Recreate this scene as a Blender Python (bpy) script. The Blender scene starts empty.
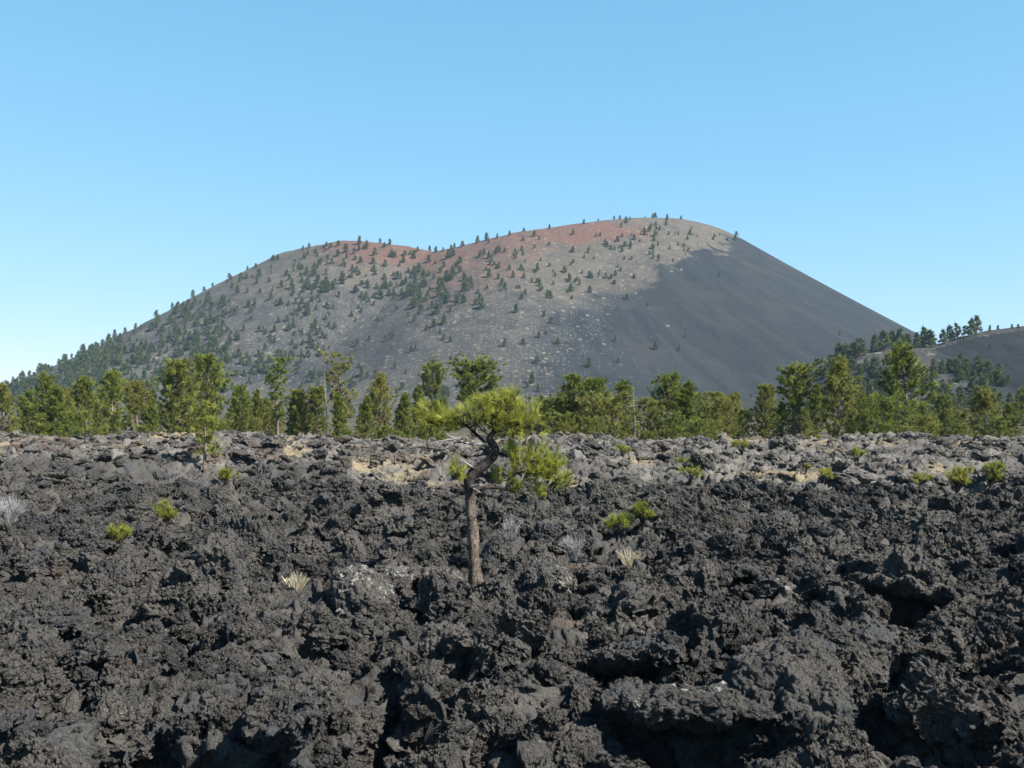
import bpy, math, random
import numpy as np
from math import radians

# ------------------------------------------------------------------ basics
scene = bpy.context.scene
COL = scene.collection
F32 = np.float32
EYE = 3.7
FOC = 1000.0
PITCH = math.atan(26.0 / FOC)
CT, ST = math.cos(PITCH), math.sin(PITCH)


def ray(px, py):
    a, b = (px - 512.0) / FOC, (384.0 - py) / FOC
    return a, CT - b * ST, ST + b * CT


def at(px, py, D):
    """World point at forward distance D (metres along +y) on the sight line of a photo position."""
    x, y, z = ray(px, py)
    k = D / y
    return np.array([x * k, D, EYE + z * k])


def project(x, y, z):
    dz = z - EYE
    f = y * CT + dz * ST
    u = -y * ST + dz * CT
    return 512 + FOC * x / f, 384 - FOC * u / f


def sstep(a, b, t):
    t = np.clip((t - a) / (b - a), 0, 1)
    return t * t * (3 - 2 * t)


# ------------------------------------------------------------------ noise
_r = np.random.default_rng(7)
PERM = np.tile(_r.permutation(256), 3).astype(np.int32)
_ang = _r.uniform(0, 2 * np.pi, 256)
G2X, G2Y = np.cos(_ang).astype(F32), np.sin(_ang).astype(F32)
_g3 = _r.normal(size=(256, 3))
_g3 /= np.linalg.norm(_g3, axis=1)[:, None]
G3 = _g3.astype(F32)
RA, RB, RC, RD, RE = [_r.random(256).astype(F32) for _ in range(5)]


def _fade(t):
    return t * t * t * (t * (t * 6 - 15) + 10)


def perlin2(x, y):
    x = np.asarray(x, F32); y = np.asarray(y, F32)
    xi = np.floor(x).astype(np.int32); yi = np.floor(y).astype(np.int32)
    xf = x - xi; yf = y - yi
    xi &= 255; yi &= 255
    u = _fade(xf); v = _fade(yf)
    x1 = (xi + 1) & 255; y1 = (yi + 1) & 255
    p0 = PERM[xi]; p1 = PERM[x1]

    def g(h, a, b):
        return G2X[h] * a + G2Y[h] * b
    n00 = g(PERM[p0 + yi], xf, yf); n10 = g(PERM[p1 + yi], xf - 1, yf)
    n01 = g(PERM[p0 + y1], xf, yf - 1); n11 = g(PERM[p1 + y1], xf - 1, yf - 1)
    a = n00 + u * (n10 - n00); b = n01 + u * (n11 - n01)
    return (a + v * (b - a)) * 1.5


def fbm2(x, y, o=4, gain=0.5):
    s = 0; a = 1.0
    for k in range(o):
        s = s + a * perlin2(x * 2.03 ** k + 17.3 * k, y * 2.03 ** k - 9.1 * k); a *= gain
    return s


def perlin3(x, y, z):
    xi = np.floor(x).astype(np.int32); yi = np.floor(y).astype(np.int32); zi = np.floor(z).astype(np.int32)
    xf = (x - xi).astype(F32); yf = (y - yi).astype(F32); zf = (z - zi).astype(F32)
    u, v, w = _fade(xf), _fade(yf), _fade(zf)
    out = 0
    for i in (0, 1):
        pu = PERM[(xi + i) & 255]; wu = u if i else 1 - u
        for j in (0, 1):
            pv = PERM[pu + ((yi + j) & 255)]; wv = wu * (v if j else 1 - v)
            for k in (0, 1):
                h = PERM[pv + ((zi + k) & 255)]
                d = G3[h, 0] * (xf - i) + G3[h, 1] * (yf - j) + G3[h, 2] * (zf - k)
                out = out + d * wv * (w if k else 1 - w)
    return out * 1.5


def worley2(x, y):
    """F1, F2, hash of the nearest cell and offset from its centre."""
    xi = np.floor(x).astype(np.int32); yi = np.floor(y).astype(np.int32)
    f1 = np.full(x.shape, 9, F32); f2 = f1.copy()
    hid = np.zeros(x.shape, np.int32); ox = np.zeros(x.shape, F32); oy = ox.copy()
    for i in (-1, 0, 1):
        p = PERM[(xi + i) & 255]
        for j in (-1, 0, 1):
            h = PERM[p + ((yi + j) & 255)]
            dx = (x - (xi + i + RA[h])).astype(F32); dy = (y - (yi + j + RB[h])).astype(F32)
            d = np.sqrt(dx * dx + dy * dy)
            near = d < f1
            f2 = np.where(near, f1, np.minimum(f2, d))
            f1 = np.where(near, d, f1)
            hid = np.where(near, h, hid); ox = np.where(near, dx, ox); oy = np.where(near, dy, oy)
    return f1, f2, hid, ox, oy


# ------------------------------------------------------------------ mesh / object helpers
def make_mesh(name, V, faces, mats, smooth=True, attrs=None, matidx=None):
    V = np.asarray(V, F32)
    me = bpy.data.meshes.new(name)
    me.vertices.add(len(V)); me.vertices.foreach_set('co', V.ravel())
    loops = []; starts = []; n = 0
    for f in (faces if isinstance(faces, list) else [faces]):
        f = np.asarray(f, np.int32)
        if len(f) == 0:
            continue
        k = f.shape[1]
        loops.append(f.ravel()); starts.append(n + np.arange(len(f), dtype=np.int32) * k); n += f.size
    loops = np.concatenate(loops); starts = np.concatenate(starts)
    me.loops.add(n); me.loops.foreach_set('vertex_index', loops)
    me.polygons.add(len(starts)); me.polygons.foreach_set('loop_start', starts)
    me.polygons.foreach_set('use_smooth', np.full(len(starts), smooth, bool))
    if matidx is not None:
        me.polygons.foreach_set('material_index', np.asarray(matidx, np.int32))
    me.update(calc_edges=True)
    for k, a in (attrs or {}).items():
        at_ = me.attributes.new(k, 'FLOAT', 'POINT'); at_.data.foreach_set('value', np.asarray(a, F32))
    for m in (mats if isinstance(mats, list) else [mats]):
        me.materials.append(m)
    return me


def link(name, data, parent=None):
    o = bpy.data.objects.new(name, data); COL.objects.link(o)
    if parent:
        o.parent = parent
    return o


def tag(o, label=None, cat=None, group=None, kind=None):
    for k, v in (('label', label), ('category', cat), ('group', group), ('kind', kind)):
        if v:
            o[k] = v
    return o


def copy_tree(o, parent=None):
    c = o.copy(); COL.objects.link(c)
    if parent:
        c.parent = parent
    for ch in list(o.children):
        copy_tree(ch, c)
    return c


class Tubes:
    def __init__(s):
        s.V = []; s.Q = []; s.n = 0

    def add(s, P, R, k=7, rough=0.0, rng=None):
        P = np.asarray(P, float); R = np.asarray(R, float)
        T = np.gradient(P, axis=0); T /= np.linalg.norm(T, axis=1)[:, None] + 1e-9
        ref = np.array([0.31, 0.83, 0.46]) if abs(T[0][2]) > .5 else np.array([0.1, 0.2, 1.0])
        A = np.cross(T, ref); A /= np.linalg.norm(A, axis=1)[:, None] + 1e-9
        B = np.cross(T, A)
        th = np.linspace(0, 2 * np.pi, k, endpoint=False)
        rr = np.repeat(R[:, None], k, 1)
        if rough and rng is not None:
            rr = rr * (1 + rough * rng.normal(size=rr.shape))
        ring = P[:, None] + rr[..., None] * (np.cos(th)[None, :, None] * A[:, None] + np.sin(th)[None, :, None] * B[:, None])
        m = len(P)
        s.V.append(ring.reshape(-1, 3))
        i = np.arange(m - 1)[:, None] * k + np.arange(k)[None]
        j = np.arange(m - 1)[:, None] * k + (np.arange(k)[None] + 1) % k
        s.Q.append(np.stack([i, j, j + k, i + k], -1).reshape(-1, 4) + s.n)
        s.n += m * k

    def arrays(s):
        return np.concatenate(s.V), np.concatenate(s.Q)


def unit(v):
    return v / (np.linalg.norm(v, axis=-1, keepdims=True) + 1e-9)


def needles(C, D, n, length, width, spread, rng, base=0.0):
    """n thin blades fanning from every centre C round its direction D."""
    C = np.repeat(C, n, 0); D = np.repeat(unit(D), n, 0)
    N = len(C)
    d = unit(D + spread * rng.normal(size=(N, 3)))
    L = length * rng.uniform(.65, 1.15, (N, 1))
    s = unit(np.cross(d, rng.normal(size=(N, 3)))) * width * .5
    b = C + D * base * rng.uniform(-1, 1, (N, 1))
    V = np.stack([b - s, b + s, b + d * L], 1).reshape(-1, 3)
    T = np.arange(3 * N).reshape(-1, 3)
    return V, T


# ------------------------------------------------------------------ node helpers
class NT:
    def __init__(s, name):
        s.m = bpy.data.materials.new(name); s.m.use_nodes = True
        s.t = s.m.node_tree; s.t.nodes.clear()
        s.out = s.t.nodes.new('ShaderNodeOutputMaterial')

    def n(s, typ, ins=None, **kw):
        nd = s.t.nodes.new(typ)
        for k, v in kw.items():
            setattr(nd, k, v)
        for k, v in (ins or {}).items():
            if isinstance(v, bpy.types.NodeSocket):
                s.t.links.new(v, nd.inputs[k])
            else:
                nd.inputs[k].default_value = v
        return nd

    def pos(s):
        return s.n('ShaderNodeNewGeometry').outputs['Position']

    def noise(s, vec, scale, detail=4, rough=.55, off=0.0, dist=0.0):
        if off:
            vec = s.n('ShaderNodeVectorMath', {0: vec, 1: (off, off * 1.7, off * .6)}, operation='ADD').outputs[0]
        return s.n('ShaderNodeTexNoise', {'Vector': vec, 'Scale': scale, 'Detail': detail, 'Roughness': rough, 'Distortion': dist}).outputs['Fac']

    def mr(s, v, a, b, c=0.0, d=1.0, smooth=True):
        return s.n('ShaderNodeMapRange', {'Value': v, 'From Min': a, 'From Max': b, 'To Min': c, 'To Max': d},
                   interpolation_type='SMOOTHSTEP' if smooth else 'LINEAR').outputs[0]

    def math(s, op, a, b=0.0):
        return s.n('ShaderNodeMath', {0: a, 1: b}, operation=op).outputs[0]

    def mix(s, f, a, b, mode='MIX'):
        nd = s.t.nodes.new('ShaderNodeMix'); nd.data_type = 'RGBA'; nd.blend_type = mode
        for k, v in ((0, f), (6, a), (7, b)):
            if isinstance(v, bpy.types.NodeSocket):
                s.t.links.new(v, nd.inputs[k])
            else:
                nd.inputs[k].default_value = (*v, 1) if isinstance(v, tuple) and len(v) == 3 else v
        return nd.outputs[2]

    def attr(s, name):
        return s.n('ShaderNodeAttribute', attribute_name=name).outputs['Fac']

    def bump(s, h, strength, dist):
        return s.n('ShaderNodeBump', {'Height': h, 'Strength': strength, 'Distance': dist}).outputs[0]

    def surface(s, color, rough=.9, spec=.15, normal=None):
        b = s.n('ShaderNodeBsdfPrincipled', {'Base Color': color, 'Roughness': rough, 'Specular IOR Level': spec})
        if normal is not None:
            s.t.links.new(normal, b.inputs['Normal'])
        s.t.links.new(b.outputs[0], s.out.inputs['Surface'])
        return s.m


def foliage_mat(name, dark, light, olive, transl=.3):
    n = NT(name)
    tint = n.attr('tint')
    rnd = n.n('ShaderNodeObjectInfo').outputs['Random']
    c = n.mix(tint, dark, light)
    c = n.mix(n.mr(rnd, .3, 1, 0, .75), c, n.mix(tint, tuple(v * .55 for v in olive), olive))
    d = n.n('ShaderNodeBsdfPrincipled', {'Base Color': c, 'Roughness': .55, 'Specular IOR Level': .25})
    t = n.n('ShaderNodeBsdfTranslucent', {'Color': c})
    mx = n.n('ShaderNodeMixShader', {0: transl, 1: d.outputs[0], 2: t.outputs[0]})
    n.t.links.new(mx.outputs[0], n.out.inputs['Surface'])
    return n.m


def lava_mat(name, lichen_amt=0.0):
    n = NT(name)
    p = n.pos()
    sep = n.n('ShaderNodeSeparateXYZ', {0: p})
    X, Y = sep.outputs[0], sep.outputs[1]
    nz = n.n('ShaderNodeSeparateXYZ', {0: n.n('ShaderNodeNewGeometry').outputs['Normal']}).outputs[2]
    n1 = n.noise(p, .33, 5, .6)
    n2 = n.noise(p, .9, 5, .6, 13)
    n3 = n.noise(p, .45, 5, .65, 41)
    n4 = n.noise(p, 4.5, 6, .65, 5)
    n5 = n.noise(p, 26, 6, .7)
    c = n.mix(n.mr(n1, .38, .62), (0.0690, 0.0655, 0.0618), (0.1092, 0.0999, 0.0886))
    c = n.mix(n.mr(n2, .50, .68, 0, .8), c, (0.0646, 0.0687, 0.0745))
    c = n.mix(n.mr(n4, .56, .72, 0, .55), c, (.135, .1206, .1026))
    c = n.mix(n.mr(n3, .60, .74, 0, .6), c, (.117, .0738, .054))
    # the grey ash-covered flow behind the black one
    ed = n.math('ADD', Y, n.math('MULTIPLY', n.math('SUBTRACT', n.noise(p, .22, 4, .6, 77), .5), 9.0))
    ed = n.math('SUBTRACT', ed, n.mr(X, -3.0, -11.0, 0, 6.0))
    ash = n.mr(ed, 42.0, 43.6)
    g = n.mix(n.mr(n.noise(p, .5, 4, .6, 9), .4, .62), (.1086, .103, .0957), (.1886, .1757, .1564))
    g = n.mix(n.mr(n4, .55, .7, 0, .6), g, (.0607, .058, .0552))
    g = n.mix(n.math('MULTIPLY', n.mr(n3, .50, .64), n.mr(X, 12.0, -14.0, 0.15, .8)), g, (.0966, .0644, .0497))
    tanp = n.math('MULTIPLY', n.mr(n.noise(p, .24, 4, .55, 23), .565, .66), n.mr(nz, .45, .85))
    g = n.mix(tanp, g, (.2668, .2162, .138))
    c = n.mix(ash, c, g)
    # pale lichen flecks
    lz = n.math('MULTIPLY', n.mr(n.noise(p, 8, 5, .7, 3), .60 - lichen_amt * .16, .67 - lichen_amt * .16), n.mr(n.noise(p, .8, 2, .5, 61), .60 - lichen_amt * .5, .70 - lichen_amt * .5))
    lz = n.math('MULTIPLY', lz, n.mr(nz, .0, .5))
    c = n.mix(n.math('MULTIPLY', lz, .8), c, (.40, .40, .36))
    c = n.mix(1.0, c, n.mix(n.mr(n5, .3, .7), (.64, .64, .64), (1.20, 1.20, 1.20)), 'MULTIPLY')
    h = n.math('ADD', n.math('MULTIPLY', n.noise(p, 11, 8, .7, 2), 1.0),
               n.math('MULTIPLY', n.n('ShaderNodeTexVoronoi', {'Vector': p, 'Scale': 30.0}).outputs['Distance'], .14))
    return n.surface(c, .92, .18, n.bump(h, 1.0, .12))


def bark_mat(name, a, b, c2, scale=1.0, darkening=None):
    n = NT(name)
    tc = n.n('ShaderNodeTexCoord').outputs['Object']
    v = n.n('ShaderNodeVectorMath', {0: tc, 1: (1, 1, .35)}, operation='MULTIPLY').outputs[0]
    f = n.noise(v, 14 * scale, 6, .65)
    vo = n.n('ShaderNodeTexVoronoi', {'Vector': v, 'Scale': 22.0 * scale}, feature='DISTANCE_TO_EDGE').outputs['Distance']
    c = n.mix(n.mr(f, .35, .65), a, b)
    c = n.mix(n.mr(vo, .0, .06, 1, 0), c, c2)
    c = n.mix(n.mr(n.noise(tc, 5, 4, .6, 3), .45, .65, 0, .6), c, tuple(v * .55 for v in a))
    if darkening:      # young dark bark takes over higher up the stem
        hz = n.math('ADD', n.n('ShaderNodeSeparateXYZ', {0: tc}).outputs[2], n.math('MULTIPLY', n.noise(tc, 6, 4), .5))
        c = n.mix(n.mr(hz, *darkening), c, (.05, .043, .038))
    return n.surface(c, .9, .1, n.bump(n.math('ADD', f, n.mr(vo, 0, .1)), .8, .02))


def twig_mat(name, a, b):
    n = NT(name)
    c = n.mix(n.mr(n.noise(n.pos(), 9, 4), .3, .7), a, b)
    return n.surface(c, .9, .1)


M_LAVA = lava_mat('lava_rock')
M_LICHEN = lava_mat('lichened_lava', .50)
M_FLECK = lava_mat('flecked_lava', .30)
M_FOREST = foliage_mat('forest_needles', (0.0444, 0.0685, 0.0192), (0.2873, 0.3276, 0.0625), (0.3024, 0.2873, 0.0756), .36)
M_HERO = foliage_mat('bright_needles', (.1118, .1419, .0224), (.4644, .4687, .086), (.4644, .4558, .0946), .46)
M_SAPLING = foliage_mat('sapling_needles', (.07, .10, .022), (.33, .36, .065), (.33, .34, .075), .38)
M_HILL = foliage_mat('hillside_needles', (.0594, .0864, .0324), (.1395, .171, .0558), (.1485, .1602, .0594), .32)
M_BARK = bark_mat('pine_bark', (.14, .105, .085), (.24, .19, .155), (.05, .042, .038))
M_HBARK = bark_mat('grey_brown_bark', (.0892, .0663, .0527), (.221, .1785, .1445), (.0204, .017, .0153), 1.3, (1.75, 2.35))
M_LIMB = bark_mat('dark_limb_bark', (.035, .030, .028), (.085, .072, .062), (.02, .018, .017), 1.6)
M_DEAD = twig_mat('bleached_wood', (.20, .185, .17), (.34, .32, .30))
M_GREYTWIG = twig_mat('grey_twigs', (.24, .235, .23), (.36, .35, .34))
M_STRAW = twig_mat('dry_straw', (.38, .33, .22), (.52, .47, .34))

# ------------------------------------------------------------------ lava terrain
HOLLOWS = []      # (x, y, rx, ry, depth) pits in the crust


def crest(x):
    return 1.75 + .26 * perlin2(x / 9 + 3, x * 0 + .5) + .16 * perlin2(x / 3.1, x * 0 + 7.7)


def lava_base(x, y):
    x = np.asarray(x, F32); y = np.asarray(y, F32)
    yy = y + 2.2 * perlin2(x / 7, y / 7 + 40)
    up = sstep(44.0, 63, yy)
    z = crest(x) * (.42 * up + .58 * sstep(44.5, 49.5, yy)) - 1.3 * sstep(67, 78, y)
    z = z + .34 * fbm2(x / 7.5, y / 7.5, 2) * (1 - .4 * up) + .30 * perlin2(x / 2.4 + 5, y / 2.0)
    return z


def lava_full(x, y):
    x = np.asarray(x, F32); y = np.asarray(y, F32)
    z = lava_base(x, y)
    for hx, hy, rx, ry, d in HOLLOWS:
        q = ((x - hx) / rx) ** 2 + ((y - hy) / ry) ** 2
        m = q < 6
        z = z - np.where(m, .8 * d * np.exp(-q * q * q), 0)
    wx = x + .35 * perlin2(x / 1.3, y / 1.3 + 9); wy = y + .35 * perlin2(x / 1.3 + 31, y / 1.3)
    rough = .55 + .75 * sstep(-.25, .35, perlin2(x / 5 + 70, y / 5))
    back = sstep(42, 50, y)
    calm = 1 - .45 * sstep(.12, .42, perlin2(x / 2.3 + 21, y / 2.3 + 64)) * (1 - back)
    # tilted crust blocks
    f1, f2, h, ox, oy = worley2(wx / 1.55, wy / 1.55)
    a = .30 - .08 * back
    e = sstep(0, .34, f2 - f1)
    z = z + rough * a * (e * ((RC[h] - .5) * 1.1 + (ox * (RD[h] - .5) + oy * (RE[h] - .5)) * 1.7) - .55 * (1 - e))
    wx = wx + .12 * perlin2(x / .4, y / .4); wy = wy + .12 * perlin2(x / .4 + 31, y / .4)
    f1, f2, h, ox, oy = worley2(wx / .58 + 40, wy / .58 + 11)
    z = z + calm * rough * (.20 - .06 * back) * (sstep(0, .36, f2 - f1) * ((RD[h] - .5) * 1.2 + (ox * (RC[h] - .5) + oy * (RA[h] - .5)) * 1.8) - .6 * (1 - sstep(0, .36, f2 - f1)))
    f1, f2, h, ox, oy = worley2(wx / .21 + 90, wy / .21 + 51)
    z = z + calm * .10 * (sstep(0, .4, f2 - f1) * ((RE[h] - .5) * 1.2 + (ox * (RC[h] - .5) + oy * (RD[h] - .5)) * 1.5) - .6 * (1 - sstep(0, .4, f2 - f1)))
    z = z + .05 * (1 - 2 * np.abs(perlin2(x / .27, y / .27))) + .024 * (1 - 2 * np.abs(perlin2(x / .11 + 4, y / .11)))
    # holes where the crust has fallen in
    z = z - .42 * sstep(.34, .66, perlin2(x / 1.05 + 13, y / .8 + 5)) * rough
    return z


def ground_at(px, py, lo=7.0, hi=90.0):
    D = np.linspace(lo, hi, 6000)
    rx, ry, rz = ray(px, py)
    x = rx / ry * D; z = EYE + rz / ry * D
    b = lava_base(x, D)
    i = int(np.argmax(z < b))
    if z[i] >= b[i]:
        i = len(D) - 1
    return float(x[i]), float(D[i]), float(b[i])


# named crust features: photo place, size, and whether a hollow opens beneath
SLABS = [
    # px, py, half width px, thickness m, depth m, tilt, yaw, kind, hollow depth, lichen, label
    (690, 716, 82, .26, .75, (-8, 4), 8, 'lava_slab', .95, 1, 'long flat lava slab with white lichen flecks jutting over the widest black hollow'),
    (640, 662, 46, .22, .55, (-14, -10), -10, 'lava_slab', .7, 0, 'short tilted lava slab just above the lichen flecked slab'),
    (728, 573, 42, .20, 1.1, (-6, 3), 2, 'lava_slab', .8, 0, 'thin crust slab roofing a wide black slot below the bright bushes'),
    (905, 594, 44, .22, 1.1, (-10, 14), 12, 'lava_slab', .85, 0, 'grey crust slab tilted over a deep black pit, farthest from the pine'),
    (420, 582, 40, .15, .8, (-5, 2), -3, 'lava_slab', .75, 2, 'pale topped ledge of lava over black hollows at the pine foot'),
    (362, 607, 30, .50, .9, (16, 18), 24, 'lava_boulder', .0, 2, 'rounded boulder blotched with white lichen beside the pale ledge'),
    (300, 700, 40, .24, .6, (-10, -6), 6, 'lava_slab', .25, 0, 'dark lava slab arched over a small black cave'),
    (590, 574, 26, .18, .8, (-4, 6), 14, 'lava_slab', .6, 0, 'small cupped slab with a grey bush growing behind it'),
    (545, 585, 22, .34, .5, (10, 6), 0, 'lava_boulder', .0, 2, 'squat boulder with a whitish top close to the pine trunk'),
    (850, 660, 40, .45, .6, (12, -8), 30, 'lava_boulder', .0, 0, 'rough brown grey boulder among deep holes of the lava'),
    (790, 690, 52, .40, .9, (20, -12), -18, 'lava_boulder', .0, 0, 'broad bluish lava boulder sloping down to the longest slab'),
]
_pts = []
for s in SLABS:
    px, py, hw = s[0], s[1], s[2]
    gx, gy, gz = ground_at(px, py + 4)
    r = hw / FOC * gy
    _pts.append((gx, gy, gz, r))
    if s[8] > 0:
        HOLLOWS.append((gx - .1 * r, gy - s[4] * .9 - .1, r * .85, s[4] * .75, s[8]))

_hr = np.random.default_rng(77)
for _ in range(190):
    hy = 8 + 34 * _hr.random() ** 1.2
    HOLLOWS.append((_hr.uniform(-.62, .62) * hy, hy, _hr.uniform(.3, .75), _hr.uniform(.3, .6), _hr.uniform(.55, 1.15)))

# radial tessellation, so the mesh is finest close by
az = np.linspace(radians(-41), radians(41), 960)
rr = 6.4 * np.exp(np.linspace(0, math.log(86 / 6.4), 1420))
AZ, RR = np.meshgrid(az, rr)
GX = (RR * np.sin(AZ)).astype(F32); GY = (RR * np.cos(AZ)).astype(F32)
GZ = lava_full(GX, GY)
sc = 1 / .50
d1 = [perlin3(GX * sc + o, GY * sc + o * .3, GZ * sc * 1.3 + o) for o in (3, 57, 111)]
sc = 1 / .17
d2 = [perlin3(GX * sc + o, GY * sc + o * .3, GZ * sc * 1.3 + o) for o in (23, 87, 151)]
amp = (.22 - .08 * sstep(42, 50, GY)).astype(F32)
sc = 1 / .075
d3 = [perlin3(GX * sc + o, GY * sc + o * .3, GZ * sc + o) for o in (13, 47, 91)]
VX = GX + amp * d1[0] + .095 * d2[0] + .035 * d3[0]
VY = GY + amp * d1[1] + .095 * d2[1] + .035 * d3[1]
VZ = GZ + .6 * amp * d1[2] + .08 * d2[2] + .03 * d3[2]
nr, na = GX.shape
idx = np.arange(nr * na, dtype=np.int32).reshape(nr, na)
quads = np.stack([idx[:-1, :-1], idx[:-1, 1:], idx[1:, 1:], idx[1:, :-1]], -1).reshape(-1, 4)
V = np.stack([VX, VY, VZ], -1).reshape(-1, 3)
tag(link('lava_field', make_mesh('lava_field', V, quads, M_LAVA)), kind='structure')
del d1, d2, d3, VX, VY, VZ, V, quads, idx


# ------------------------------------------------------------------ rocks
def ico(sub):
    import bmesh
    bm = bmesh.new(); bmesh.ops.create_icosphere(bm, subdivisions=sub, radius=1)
    bm.verts.ensure_lookup_table()
    V = np.array([v.co[:] for v in bm.verts], F32)
    T = np.array([[v.index for v in f.verts] for f in bm.faces], np.int32)
    bm.free()
    return V, T


ICO5, ICO5T = ico(7)
ICO4, ICO4T = ico(7)


def rock_shape(seed, sub5=False, aspect=(1, 1, 1), facets=11, sharp=.75, crumb=1.0):
    rng = np.random.default_rng(seed)
    U = (ICO5 if sub5 else ICO4).copy()
    N = unit(rng.normal(size=(facets, 3))); d = rng.uniform(.62, 1.0, facets)
    dots = U @ N.T
    rcut = np.where(dots > .05, d[None] / np.maximum(dots, .05), 9).min(1)
    rcut = np.minimum(rcut, 1.45)
    r = (1 - sharp) + sharp * rcut
    P = U * r[:, None] * np.asarray(aspect)[None]
    o = seed * 3.7 % 97

    def vec(sc, k):
        return np.stack([perlin3(P[:, 0] * sc + o + k, P[:, 1] * sc + o * .7, P[:, 2] * sc - o - k * 2),
                         perlin3(P[:, 0] * sc + o + 40 + k, P[:, 1] * sc + o, P[:, 2] * sc - k),
                         perlin3(P[:, 0] * sc + o - 40, P[:, 1] * sc + o + k, P[:, 2] * sc + 70)], -1)
    P = P + crumb * .34 * vec(1.5, 3)
    P = P + crumb * .17 * vec(3.3, 9)

    def pn(sc, k):
        return np.abs(perlin3(P[:, 0] * sc + o + k, P[:, 1] * sc + k, P[:, 2] * sc - o))
    nrm = unit(P)
    P = P + nrm * crumb * (.16 * pn(3.6, 5) - .05)[:, None]            # knobs with creases between them
    P = P + crumb * .09 * vec(7.5, 17)
    P = P + nrm * crumb * (.085 * pn(8.5, 25))[:, None]
    P = P - nrm * (.07 * sstep(.30, .62, perlin3(P[:, 0] * 6.5 - o, P[:, 1] * 6.5, P[:, 2] * 6.5 + 9)))[:, None]   # burst bubbles
    P = P + crumb * .045 * vec(17, 5)
    P = P + .022 * vec(38, 15)
    return P.astype(F32)


rock_coll = bpy.data.collections.new('rock_shapes')
NPROTO, NBLOCK = 14, 7      # crumbly clinker, then angular blocks
for k in range(NPROTO + NBLOCK):
    rg = np.random.default_rng(100 + k)
    asp = (1, rg.uniform(.6, 1), rg.uniform(.42, .85)) if k < 10 else (1, rg.uniform(.6, .9), rg.uniform(.20, .30)) if k < 14 else (1, rg.uniform(.55, .95), rg.uniform(.35, .7))
    me = make_mesh('rock_shape', rock_shape(k + 1, False, asp, 9 + k % 6, .75 if k < 14 else 1.0, 1.0 if k < 14 else .75), ICO4T, M_LAVA)
    rock_coll.objects.link(bpy.data.objects.new('rock_%02d' % k, me))

KEEP = []      # (x, y, radius) places kept clear of loose rock


def clear_for(x, y, r=.5, front=1.6):
    KEEP.append((x, y, r, front))


# slabs and boulders that stand out one by one
for s, (gx, gy, gz, r) in zip(SLABS, _pts):
    px, py, hw, th, dep, tilt, yaw, kind, hol, lich, lab = s
    flat = kind == 'lava_slab'
    U = ICO5.copy(); rs = np.random.default_rng(500 + px)
    P = np.sign(U) * np.abs(U) ** np.array([.8, .8, .62 if flat else .8])
    P *= np.array([r, dep, th * (.62 if flat else 1.0)])
    P *= (1 + .22 * perlin3(U[:, 0] * 1.7 + px, U[:, 1] * 1.7, U[:, 2] * .3))[:, None]

    def vn(k, o):
        return np.stack([perlin3(P[:, 0] / k + px + o, P[:, 1] / k + o, P[:, 2] / k), perlin3(P[:, 0] / k - px, P[:, 1] / k + o, P[:, 2] / k + 30),
                         perlin3(P[:, 0] / k + 60, P[:, 1] / k - o, P[:, 2] / k + px)], -1)
    P = P + .13 * vn(.55, 3)
    P = P + .085 * vn(.20, 11)
    P = P + .045 * vn(.085, 7)
    P = P + unit(U) * (.07 * np.abs(perlin3(P[:, 0] / .16, P[:, 1] / .16, P[:, 2] / .16 + px)))[:, None]
    P = P + .022 * vn(.04, 5)
    P = P + .012 * vn(.02, 9)
    o = link(kind, make_mesh(kind, P, ICO5T, (M_LAVA, M_FLECK, M_LICHEN)[lich]))
    o.rotation_euler = (radians(tilt[0]), radians(tilt[1]), radians(yaw))
    zz = float(lava_base(np.array([gx]), np.array([gy]))[0])
    o.location = (gx, gy, zz + (.16 if flat else .08) + (.07 if lich == 2 else 0))
    tag(o, lab, 'rock', None, 'thing')
    clear_for(gx, gy - dep, r * .4, .5)

# ------------------------------------------------------------------ plants on the lava: places
HERO = ground_at(473, 581)
clear_for(HERO[0], HERO[1], .25, .5)
BUSHES = [   # px, py(base), width px, height px, n tufts, kind, name, label, category
    (120, 549, 36, 26, 30, 'pine', 'sparse yellow green pine sapling low on bare lava, below another sapling'),
    (166, 528, 30, 26, 34, 'pine', 'fuller yellow green pine sapling alone on the black lava slope'),
    (226, 488, 25, 21, 46, 'pine', 'dense round pine bush under the slender young pine'),
    (617, 541, 26, 24, 26, 'pine', 'low spreading bright green pine seedling beside a taller seedling'),
    (642, 530, 26, 25, 34, 'pine', 'taller bright green pine seedling beside a low spreading one'),
    (957, 493, 34, 28, 60, 'pine', 'wide yellow green bush at the edge of pale grass and black lava'),
    (990, 490, 32, 28, 52, 'pine', 'upright green bush at the pale edge, neighbour of the wide yellow one'),
    (825, 486, 16, 16, 22, 'pine', 'small round bush in front of the straw coloured patch'),
    (922, 489, 26, 14, 22, 'pine', 'flat sprawling bush between the straw patch and the wide bush'),
    (690, 483, 28, 15, 28, 'pine', 'low mounded green shrub on the grey rock shelf'),
    (684, 467, 16, 9, 14, 'pine', 'tiny shrub tucked under the long cracked ledge'),
    (742, 455, 30, 14, 22, 'pine', 'olive shrub on grey rubble high on the bank'),
    (858, 462, 20, 12, 20, 'pine', 'little green shrub halfway up the grey rubble bank'),
    (622, 458, 24, 12, 24, 'pine', 'bright green shrub among grey boulders close to the forest edge'),
    (806, 474, 12, 8, 12, 'pine', 'faint green tuft in grey rubble near the small round bush'),
]
DRY = [
    (296, 592, 34, 18, 90, 'straw', 'pale straw grass tuft beside the lichen blotched boulder'),
    (573, 559, 26, 24, 110, 'grey', 'grey leafless twiggy bush right of the pine trunk'),
    (630, 568, 34, 20, 100, 'straw', 'greyish dry grass clump beside the white stone'),
    (512, 552, 20, 22, 34, 'grey', 'thin bleached dead stalks near the pine trunk'),
    (10, 522, 34, 26, 110, 'grey', 'grey leafless bush by a reddish lava patch'),
]
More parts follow.
